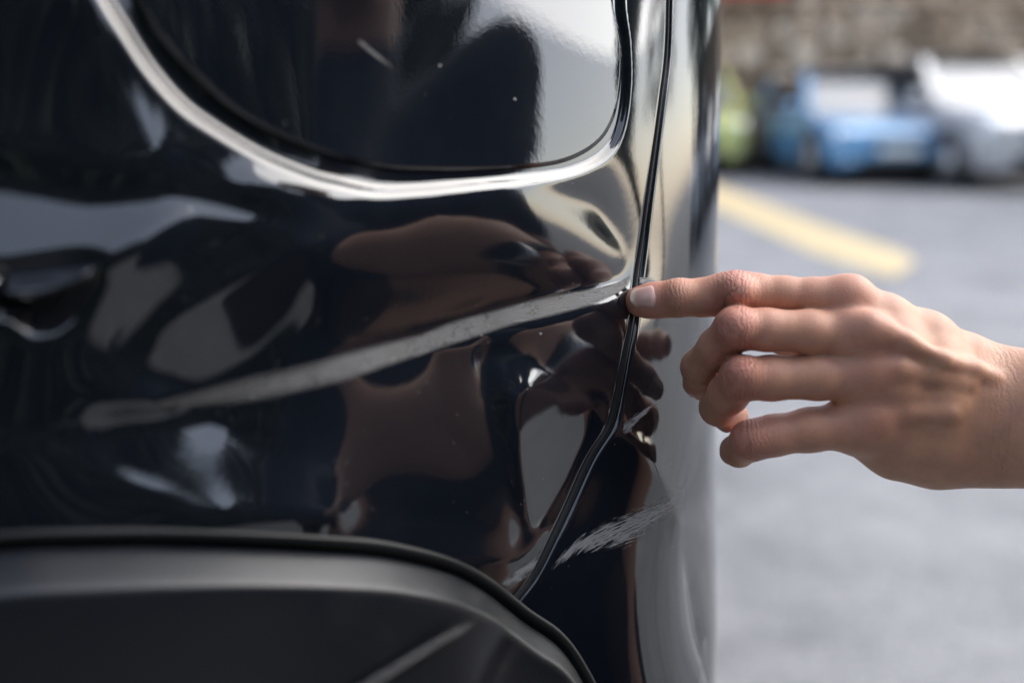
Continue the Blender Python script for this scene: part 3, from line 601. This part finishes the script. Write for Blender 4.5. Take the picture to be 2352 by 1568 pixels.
def nets(F, ax):                                   # surface nets on a (possibly uneven) grid
    ins = F < 0
    def any_all(m):
        a = m[:-1]; a2 = m[1:]
        o = [a[:, :-1, :-1], a[:, 1:, :-1], a[:, :-1, 1:], a[:, 1:, 1:], a2[:, :-1, :-1], a2[:, 1:, :-1], a2[:, :-1, 1:], a2[:, 1:, 1:]]
        an = o[0].copy(); al = o[0].copy()
        for q in o[1:]: an |= q; al &= q
        return an & ~al
    act = any_all(ins); I = np.argwhere(act); idx = np.full(act.shape, -1, np.int32); idx[act] = np.arange(len(I))
    acc = np.zeros((len(I), 3)); cnt = np.zeros(len(I))
    cor = [(0, 0, 0), (1, 0, 0), (0, 1, 0), (1, 1, 0), (0, 0, 1), (1, 0, 1), (0, 1, 1), (1, 1, 1)]
    val = {c: F[I[:, 0]+c[0], I[:, 1]+c[1], I[:, 2]+c[2]].astype(float) for c in cor}
    pos = {c: np.stack([ax[q][I[:, q]+c[q]] for q in range(3)], -1) for c in cor}
    for a in cor:
        for q in range(3):
            if a[q] == 0:
                b = list(a); b[q] = 1; b = tuple(b); va, vb = val[a], val[b]; m = (va < 0) != (vb < 0)
                t = np.where(m, va/np.where(m, va-vb, 1), 0)[:, None]
                acc += np.where(m[:, None], pos[a]+(pos[b]-pos[a])*t, 0); cnt += m
    V = acc/cnt[:, None]; faces = []
    for q in range(3):
        u, v = (q+1) % 3, (q+2) % 3
        s0 = [slice(1, -1)]*3; s0[q] = slice(0, -1); s1 = [slice(1, -1)]*3; s1[q] = slice(1, None)
        A, B = ins[tuple(s0)], ins[tuple(s1)]; E = np.argwhere(A != B); st = A[tuple(E.T)]
        E = E.copy(); E[:, u] += 1; E[:, v] += 1
        def at_(du, dv): e = E.copy(); e[:, u] -= du; e[:, v] -= dv; return idx[tuple(e.T)]
        f = np.stack([at_(1, 1), at_(0, 1), at_(0, 0), at_(1, 0)], -1); f[~st] = f[~st][:, ::-1]; faces.append(f)
    return V, np.vstack(faces)
def relax(V, F, it, lam=.5, mask=None):
    n = len(V); e = np.vstack([F[:, [0, 1]], F[:, [1, 2]], F[:, [2, 3]], F[:, [3, 0]]])
    e = np.vstack([e, e[:, ::-1]]); deg = np.bincount(e[:, 0], minlength=n)[:, None]
    for i in range(it):
        for l in (lam, -lam*1.04):
            s = np.stack([np.bincount(e[:, 0], V[e[:, 1], q], n) for q in range(3)], -1)/np.maximum(deg, 1)-V
            V = V+s*l*(1 if mask is None else mask[:, None])
    return V
def HP(px, py, d, r): return np.r_[at(px, py, d), r*d/FPX]
# joints traced from the photograph, each with its own distance and radius
index = [HP(1467, 692, .4165, 31), HP(1482, 692, .4155, 35), HP(1510, 689, .414, 39), HP(1556, 685, .4115, 41), HP(1615, 683, .409, 42), HP(1660, 677, .4065, 47), HP(1692, 673.5, .405, 50), HP(1735, 675, .403, 45), HP(1800, 677, .401, 41), HP(1870, 681, .399, 42), HP(1950, 692, .397, 47)]
middle = [HP(1612, 893, .436, 27), HP(1606, 872, .429, 34), HP(1607, 843, .418, 41), HP(1648, 797, .404, 43), HP(1690, 755, .394, 49), HP(1760, 757, .392, 47), HP(1860, 762, .391, 49), HP(1985, 778, .391, 50)]
ring = [HP(1692, 955, .437, 27), HP(1672, 955, .430, 33), HP(1650, 935, .418, 41), HP(1672, 905, .405, 45), HP(1703, 869, .394, 49), HP(1770, 868, .393, 50), HP(1880, 866, .392, 51), HP(1990, 862, .392, 52)]
pinky = [HP(1690, 1030, .434, 25), HP(1688, 1033, .426, 31), HP(1697, 1034, .414, 36), HP(1724, 1012, .401, 45), HP(1775, 1000, .398, 46), HP(1860, 987, .397, 49), HP(1985, 972, .397, 58)]
thumb = [HP(1800, 790, .462, 30), HP(1860, 786, .458, 38), HP(1940, 790, .449, 42), HP(2060, 800, .430, 50), HP(2180, 850, .415, 55)]
wrist_y = [(2290, 872, .409, 60), (2290, 925, .403, 62), (2290, 985, .403, 64), (2290, 1030, .408, 66)]
fore0 = [HP(*q) for q in wrist_y]
ELB = np.array([.40, .20, .765]); SHO = np.array([.49, -.08, 1.02])
hb = np.vstack([index, middle, ring, pinky, thumb, fore0])
lo = hb[:, :3].min(0)-.016; hi = hb[:, :3].max(0)+.016; VX = .00088
def axis(l, h, segs):                              # fine between l and h, coarser outside
    a = np.arange(l, h, VX); p = []; q = []
    x = l; st = VX
    while x > segs[0]: st = min(st*1.12, segs[2]); x -= st; p.append(x)
    x = a[-1]; st = VX
    while x < segs[1]: st = min(st*1.12, segs[2]); x += st; q.append(x)
    return np.r_[p[::-1], a, q]
ax = [axis(lo[0], hi[0], (.0, 1.0, .008)), axis(lo[1], hi[1], (-.45, .50, .008)), axis(lo[2], hi[2], (-.02, 1.40, .008))]
FD = Field(ax)
FI = FD.new(); FD.chain(FI, index, .003)
FM = FD.new(); FD.chain(FM, middle, .003)
FR = FD.new(); FD.chain(FR, ring, .003)
FP_ = FD.new(); FD.chain(FP_, pinky, .003)
FT = FD.new(); FD.chain(FT, thumb, .004)
PA = FD.new()
mc = [index[-1], middle[-1], ring[-1], pinky[-1]]
for j, (a, b) in enumerate(zip(mc, fore0)):
    mid = (a+b)/2; mid[3] = [56, 60, 62, 66][j]*.40/FPX
    FD.chain(PA, [a, mid, b], .008)
mids = [(a_+b_)/2 for a_, b_ in zip(mc, fore0)]
for a, b in zip(mids[:-1], mids[1:]):
    for q in (-.30, 0, .32): FD.cone(PA, a[:3]+(a[:3]-mc[0][:3])*0+(fore0[1][:3]-mc[1][:3])*q, b[:3]+(fore0[1][:3]-mc[1][:3])*q, 60*.40/FPX, 61*.40/FPX, .007)
for a, b in zip(mc[:-1], mc[1:]): FD.cone(PA, a[:3]+(0, .004, 0), b[:3]+(0, .004, 0), a[3]*.9, b[3]*.9, .008)
FD.chain(PA, [HP(1975, 985, .405, 60), HP(2060, 1020, .407, 72), HP(2150, 1036, .408, 76), HP(2290, 1035, .408, 66)], .008)
FD.chain(PA, [HP(1990, 735, .404, 46), HP(2075, 778, .408, 56), HP(2160, 832, .409, 62), HP(2290, 872, .409, 60)], .006)
# forearm
nE = np.array([[0, 0, .016], [0, 0, .006], [0, 0, -.006], [0, 0, -.016]])
for j, a in enumerate(fore0):
    m_ = a[:3]*.55+(ELB+nE[j])*.45; FD.chain(PA, [a, np.r_[m_, .030], np.r_[ELB+nE[j], .036]], .010)
# tendons and veins on the back of the hand
def surf_depth(F, x, y):                            # depth at which the ray through a traced point meets the field
    D = np.linspace(.36, .45, 500); X = at(x, y, D[:, None]) if False else ray((x, y))[None]*D[:, None]+np.array([0, 0, CAM_H])
    i = [np.clip(np.searchsorted(a_, X[:, q]), 0, len(a_)-1) for q, a_ in enumerate(ax)]
    v = F[i[0], i[1], i[2]]; return D[np.argmax(v < 0)] if (v < 0).any() else .40
def tendon(pts, lift, k):                           # ridge whose crest stands a little proud of the back of the hand
    Q = []
    for q, (x, y, r_) in enumerate(pts):
        d = surf_depth(PA, x, y); Q.append(HP(x, y, d+r_*.4/FPX-lift*min(1, .1+.45*min(q, (len(pts)-1-q)*1.0)), r_))
    D = np.array([q[1] for q in Q]); FD.chain(PA, Q, k)
PA = smin(PA, FT, .006)
tendon([(1915, 730, 14), (1960, 738, 20), (1999, 748, 22), (2040, 764, 19), (2082, 784, 18), (2165, 826, 17), (2235, 848, 17), (2280, 866, 13)], .0044, .0042)
tendon([(2022, 842, 24), (2064, 845, 20), (2140, 860, 18), (2225, 882, 12)], .0024, .004)
tendon([(2020, 955, 24), (2080, 945, 18), (2180, 950, 14)], -.0012, .004)
for kx, ky, kd, kr in ((1950, 676, .3885, 34), (2000, 765, .3845, 34), (2010, 852, .3845, 34), (2008, 958, .388, 36)):
    p = HP(kx, ky, surf_depth(PA, kx, ky)+kr*.4/FPX-.0010, kr); FD.cone(PA, p[:3], p[:3]+(.001, 0, 0), p[3], p[3], .006)
# knuckles of the fingers
for Fq, pts in ((FI, [(1690, 668, .3965, 38), (1560, 680, .408, 34)]), (FM, [(1690, 748, .3885, 40)]), (FR, [(1704, 858, .3885, 40)]), (FP_, [(1727, 1006, .3965, 36)])):
    for x, y, d, r in pts: p = HP(x, y, d, r); FD.cone(Fq, p[:3], p[:3]+(.001, 0, 0), p[3], p[3], .004)
FG = smin(smin(smin(FI, FM, .0006), FR, .0006), FP_, .0006)
body = smin(PA, FG, .0065)
del PA, FI, FM, FR, FP_, FT
# upper arm, trunk, neck, head, legs (crouching beside the car, beyond the right edge of the frame)
FB = FD.new()
FD.chain(FB, [np.r_[ELB, .040], np.r_[ELB*.5+SHO*.5, .046], np.r_[SHO, .056]], .01)
right = np.array([.50, .866, 0]); fwd = np.array([-.866, .50, 0])
CH = SHO+right*.165-fwd*.02-np.array([0, 0, .13]); HIPC = CH-fwd*.16-np.array([0, 0, .44]); NK = CH+np.array([0, 0, .20])+fwd*.0; HD = NK+np.array([0, 0, .165])+fwd*.03
SHR = SHO+right*.33
for u in (-.10, 0, .10):
    o_ = right*u
    FD.chain(FB, [np.r_[HIPC+o_, .13], np.r_[(HIPC+CH)/2+o_, .12], np.r_[CH+o_, .115]], .05)
FD.cone(FB, CH+(-.02, -.02, .08), SHO, .08, .058, .05); FD.cone(FB, CH+(0, 0, .08), SHR, .08, .06, .05)
FD.cone(FB, NK+(0, 0, -.06), HD+(.02, 0, -.04), .058, .055, .03)
FD.cone(FB, HD-fwd*.02+(0, 0, .03), HD+fwd*.012+(0, 0, .03), .092, .088, .02); FD.cone(FB, HD+fwd*.045+(0, 0, -.03), HD+fwd*.064+(0, 0, -.07), .062, .04, .04)
FD.cone(FB, HD+fwd*.100+(0, 0, .005), HD+fwd*.118+(0, 0, -.02), .010, .016, .012)
rel = SHR+fwd*.10+right*.04-np.array([0, 0, .29]); rwr = rel+fwd*.13-right*.10-np.array([0, 0, .20])
FD.chain(FB, [np.r_[SHR, .056], np.r_[rel, .042], np.r_[rwr, .028], np.r_[rwr+fwd*.02-np.array([0, 0, .07]), .032]], .012)
for q in range(4): FD.cone(FB, rwr+fwd*.02+(0, 0, -.06), rwr+fwd*(.05-.008*q)+right*(.025*q-.04)+(0, 0, -.13), .012, .008, .006)
for sg in (-1, 1):
    hip = HIPC+right*.11*sg; kn = hip+fwd*.33+np.array([0, 0, .10]); ank = kn-fwd*.20-np.array([0, 0, .40]); toe = ank+fwd*.17-np.array([0, 0, .03])
    FD.chain(FB, [np.r_[hip, .10], np.r_[kn, .066], np.r_[(kn+ank)/2, .060], np.r_[ank, .042]], .02); FD.chain(FB, [np.r_[ank+(0, 0, -.02), .040], np.r_[toe, .034]], .02)
body = smin(body, FB, .02)
Vb, Fb = nets(body, ax)
fine = ((Vb > lo-.004) & (Vb < hi+.004)).all(1)
Vb = relax(Vb, Fb, 3, .5)
# skin colour and crease masks
def seg_param(V, pts):
    best = np.full(len(V), 1e9); s_ = np.zeros(len(V)); acc = 0.
    for p, q in zip(pts[:-1], pts[1:]):
        d = q[:3]-p[:3]; L = np.linalg.norm(d); t = np.clip((V-p[:3])@d/(L*L), 0, 1)
        r = np.linalg.norm(V-p[:3]-t[:, None]*d, axis=1); m = r < best; best[m] = r[m]; s_[m] = (acc+t*L)[m]; acc += L
    return best, s_
def bd_d(V, pts):                                   # how far a vertex lies towards the back of the hand from the finger axis
    c = np.array(pts)[:, :3]; k_ = np.argmin(((V[:, None]-c[None])**2).sum(-1), 1); return (V-c[k_])@np.array([0, -.85, .52])
red = np.zeros(len(Vb)); crease = np.zeros(len(Vb)); axial = np.zeros(len(Vb)); bd = np.full(len(Vb), 1e9)
def cum(pts, k): return sum(np.linalg.norm(q[:3]-p[:3]) for p, q in zip(pts[:k], pts[1:k+1]))
for pts, kP, kD in ((index, 6, 3), (middle, 4, 2), (ring, 4, 2), (pinky, 3, 2)):
    dist, s_ = seg_param(Vb, pts); m = dist < bd; bd = np.where(m, dist, bd); axial = np.where(m, s_, axial)
    near = smoothstep(.019, .0145, dist)
    cP, cD = cum(pts, kP), cum(pts, kD)
    dors = smoothstep(-.004, .006, np.interp(s_, [0, 1], [0, 0])+bd_d(Vb, pts)); cr = (np.exp(-((s_-cP)/.0065)**2)+.6*np.exp(-((s_-cD)/.0035)**2)+.05)*(.25+.75*dors)
    crease = np.where(m, cr*near, crease)
    red = np.maximum(red, near*(.16+.50*np.exp(-((s_-cP)/.009)**2)+.35*smoothstep(.028, .004, s_)))
for kx, ky, kd, kr in ((1950, 676, .3885, 34), (2000, 765, .3845, 34), (2010, 852, .3845, 34), (2008, 958, .388, 36)):
    p = HP(kx, ky, kd, kr); red = np.maximum(red, .38*np.exp(-(np.linalg.norm(Vb-p[:3], axis=1)/.013)**2))
wx_ = np.exp(-((proj(Vb)[:, 0]-2310)/45)**2)*(np.abs(Vb[:, 1]-.40) < .08)*.4; crease = np.maximum(crease, wx_); axial = np.where(wx_ > .05, Vb[:, 0]*.7, axial)
m_skin = mat('skin', (.5, .3, .22), .48, 0, 0, .45); k = NT(m_skin); b = k.b
b.inputs['Subsurface Weight'].default_value = .35; b.inputs['Subsurface Radius'].default_value = (.0035, .0012, .0006); b.inputs['Subsurface Scale'].default_value = 1.
SK0, SK1, SK2 = (.55, .295, .185), (.52, .195, .155), (.46, .245, .17)
mot = k.noise(130, 5, .65)
base = k.mix(k.ramp(mot, [(.35, (0, 0, 0)), (.7, (1, 1, 1))]), SK0, SK2)
fr = k.math('MULTIPLY', k.attr('red'), k.ramp(k.noise(180, 3), [(.2, (.6, .6, .6)), (.8, (1.25, 1.25, 1.25))]))
k.l(k.mix(fr, base, SK1), b.inputs['Base Color'])
# creases across the finger joints, fine skin cells everywhere
wv = k.math('ADD', k.math('MULTIPLY', k.attr('axial'), 3600.), k.math('MULTIPLY', k.noise(200, 4, .75), 22.))
wr = k.math('MULTIPLY', k.math('POWER', k.math('ABSOLUTE', k.math('SINE', k.math('MULTIPLY', wv, .5))), .45), k.attr('crease'))
n1 = k.bump(wr, .00055, 1.)
mp = k.t.nodes.new('ShaderNodeMapping'); mp.inputs['Rotation'].default_value = (.2, .5, .3); mp.inputs['Scale'].default_value = (1., 1.2, .55); k.l(k.coord(), mp.inputs['Vector'])
vo = k.t.nodes.new('ShaderNodeTexVoronoi'); vo.feature = 'DISTANCE_TO_EDGE'; vo.inputs['Scale'].default_value = 1500; k.l(mp.outputs[0], vo.inputs['Vector'])
n2_ = k.bump(k.math('MINIMUM', vo.outputs['Distance'], .25), .0004, .5, n1)
k.l(n2_, b.inputs['Normal'])
PB = HIPC*(1, 1, 0); person = empty('person', PB); tag(person, 'bare left hand and wrist reaching in from the right, index finger on the scuff', 'person')
def ppart(name, V, F, m, smooth=True, attrs=None): o = mesh_obj(name, np.asarray(V)-PB, F, m, None, smooth, attrs); o.parent = person; return o
ppart('body', Vb, Fb, m_skin, attrs={'red': red, 'crease': crease, 'axial': axial})
# finger nails
m_nail = mat('nail', (.55, .33, .28), .25, 0, .3); k = NT(m_nail); k.l(k.ramp(k.attr('u'), [(.1, (.62, .50, .40)), (.24, (.56, .33, .28)), (.85, (.58, .36, .32)), (.97, (.46, .25, .19))]), k.b.inputs['Base Color'])
NU = np.repeat(np.linspace(0, 1, 14), 15)
def nail(p_tip, p_in, dorsal, r, ln, half, off):
    a = (p_in-p_tip); a /= np.linalg.norm(a); d = dorsal-a*(dorsal@a); d /= np.linalg.norm(d); s_ = np.cross(a, d); V = []
    U, W = np.linspace(0, 1, 14), np.linspace(-1, 1, 15)
    for u in U:
        for w_ in W:
            e = 1-.45*max(0, .30-u)/.30*w_*w_*1.2-.25*max(0, u-.8)/.2*w_*w_
            uu = u+(.10*w_*w_ if u < .5 else -.10*w_*w_*(u-.5)*2)
            ang = w_*half*(1 if u > .15 else .72+.28*math.sqrt(u/.15)); c = p_tip+a*(off+uu*ln); dr = d*math.cos(ang)+s_*math.sin(ang)
            Rr = np.linspace(.002, .013, 90); X = c+dr*Rr[:, None]; i = [np.clip(np.searchsorted(q, X[:, j]), 0, len(q)-1) for j, q in enumerate(ax)]
            ou = body[i[0], i[1], i[2]] >= 0; r_s = Rr[np.argmax(ou)] if ou.any() else .008
            V.append((c, dr, r_s, w_, u))
    rs = np.array([v[2] for v in V]).reshape(14, 15); rs = box_blur(rs, 2, 2).ravel()
    V = [c+dr*(q+.00025-.0012*abs(w_)**6-.0012*max(0, u-.8)/.2) for (c, dr, _, w_, u), q in zip(V, rs)]
    return np.array(V), grid_faces(14, 15)
def fing(pts, dorsal, ln, half, off, grow=1.):
    r0, r1 = pts[0][3], pts[2][3]
    return nail(pts[0][:3], pts[2][:3], np.array(dorsal, float), lambda u: (r0*.80+(r1-r0*.80)*min(1, .22+u*.95)**.75)*grow, ln, half, off)
cam_d = np.array([0, -.95, .35])
V, F = fing(index, (0, -.86, .50), .0120, .80, -.0022); ppart('fingernail', V, F, m_nail, attrs={'u': NU})
for pts, dv in ((middle, (-1, .1, -.3)), (ring, (-.3, .5, -1)), (pinky, (-.8, .2, -.8))):
    V, F = fing(pts, dv, .0095, .75, -.001); ppart('fingernail', V, F, m_nail, attrs={'u': NU})
# shirt, trousers, shoes and hair follow the body
def garment(name, m, prims, k=.03, step=.011):
    P = np.array([p for c in prims for p in (c[0], c[1])]); rmax = max(max(c[2], c[3]) for c in prims)
    l, h = P.min(0)-rmax-.05, P.max(0)+rmax+.05; a = [np.arange(l[q], h[q], step) for q in range(3)]
    Fd = Field(a); G = Fd.new()
    for c in prims: Fd.cone(G, c[0], c[1], c[2], c[3], k)
    V, F = nets(G, a); V = relax(V, F, 4); return ppart(name, V, F, m)
m_shirt = mat('navy_cloth', (.019, .025, .037), .85); k = NT(m_shirt); k.l(k.bump(k.noise(14, 5, .6), .02, .6), k.b.inputs['Normal'])
m_trous = mat('dark_brown_cloth', (.034, .021, .014), .9); m_hair = mat('black_hair', (.010, .008, .007), .45); m_shoe = mat('dark_shoe', (.02, .02, .022), .6)
pr = []
for u in (-.10, 0, .10):
    o_ = right*u; pr += [(HIPC+o_+(0, 0, -.02), (HIPC+CH)/2+o_, .145, .135), ((HIPC+CH)/2+o_, CH+o_, .135, .13)]
pr += [(CH+(-.02, -.02, .08), SHO, .093, .074), (CH+(0, 0, .08), SHR, .093, .074), (SHO, SHO*.2+ELB*.8, .072, .062), (SHR, SHR*.2+rel*.8, .072, .066)]
pr += [(CH+(0, 0, .10), NK+(0, 0, .02), .085, .066)]
garment('shirt', m_shirt, pr)
pr = []; sh = []
for sg in (-1, 1):
    hip = HIPC+right*.11*sg; kn = hip+fwd*.33+np.array([0, 0, .10]); ank = kn-fwd*.20-np.array([0, 0, .40]); toe = ank+fwd*.17-np.array([0, 0, .03])
    pr += [(hip+(0, 0, -.03), kn, .118, .080), (kn, ank+(0, 0, .03), .078, .058)]; sh.append([(ank-fwd*.035+(0, 0, -.03), toe, .048, .042)])
garment('trousers', m_trous, pr)
for q in sh: garment('shoe', m_shoe, q, .01)
garment('hair', m_hair, [(HD-fwd*.035+(0, 0, .055), HD+(.0, 0, .065), .092, .086), (HD-fwd*.06, HD-fwd*.055+(0, 0, -.03), .07, .05)], .02, .009)
m_eye = mat('eye', (.05, .03, .02), .1)
for s_ in (-1, 1):
    c = HD+fwd*.088+(0, 0, .022)+right*.032*s_; bm = bmesh.new(); bmesh.ops.create_uvsphere(bm, u_segments=12, v_segments=8, radius=.012)
    V = np.array([tuple(v.co) for v in bm.verts])+c; F = [tuple(v.index for v in f.verts) for f in bm.faces]; bm.free(); ppart('eye', V, F, m_eye)
    c = HD+np.array([.0, .0, .0])+right*.088*s_; bm = bmesh.new(); bmesh.ops.create_uvsphere(bm, u_segments=12, v_segments=8, radius=.03)
    V = np.array([tuple(v.co) for v in bm.verts])*(.5, .5, 1.)+c; F = [tuple(v.index for v in f.verts) for f in bm.faces]; bm.free(); ppart('ear', V, F, m_skin)

# wristwatch round the forearm, just past the right edge of the frame
m_strap = mat('watch_strap', (.012, .012, .013), .5); m_case = mat('watch_case', (.45, .45, .46), .25, .9); m_dial = mat('watch_dial', (.01, .01, .012), .08)
c0 = np.mean(fore0, 0)[:3]*.80+ELB*.20; axv = ELB-np.mean(fore0, 0)[:3]; axv /= np.linalg.norm(axv); e1 = np.cross(axv, (0, 0, 1.)); e1 /= np.linalg.norm(e1); e2_ = np.cross(axv, e1)
wt_ = empty('wristwatch', c0); tag(wt_, 'wristwatch with a dark strap on the forearm, mirrored in the black panel', 'watch')
def skin_r(c, d):
    Rr = np.linspace(.010, .06, 260); X = c+d*Rr[:, None]; i = [np.clip(np.searchsorted(q, X[:, j]), 0, len(q)-1) for j, q in enumerate(ax)]
    ou = body[i[0], i[1], i[2]] >= 0; return Rr[np.argmax(ou)] if ou.any() else .03
V = []; A_ = np.linspace(0, 2*np.pi, 40, endpoint=False); rr2 = np.array([skin_r(c0, e1*math.cos(a)+e2_*math.sin(a)) for a in A_])
for off, h_ in ((-.008, .0), (-.0078, .0024), (.0078, .0024), (.008, .0)):
    for a, r_ in zip(A_, rr2): V.append(axv*off+(e1*math.cos(a)+e2_*math.sin(a))*(r_+h_))
child('strap', V, grid_faces(4, 40, wrap=True), m_strap, wt_)
dd = np.array([-.35, -.75, .55]); dd -= axv*(dd@axv); dd /= np.linalg.norm(dd); sd = np.cross(axv, dd); rc_ = skin_r(c0, dd)
def puck(r, h0_, h1_, n=28):
    V = [dd*(rc_+h)+axv*q*math.cos(a)+sd*q*math.sin(a) for h, q in ((h0_, r), (h1_*.8+h0_*.2, r), (h1_, r*.93), (h1_, .0001)) for a in np.linspace(0, 2*np.pi, n, endpoint=False)]
    return V, grid_faces(4, n, wrap=True)
V, F = puck(.018, -.002, .0085); cs = child('case', V, F, m_case, wt_); V, F = puck(.0155, .008, .0092); child('dial', V, F, m_dial, cs)
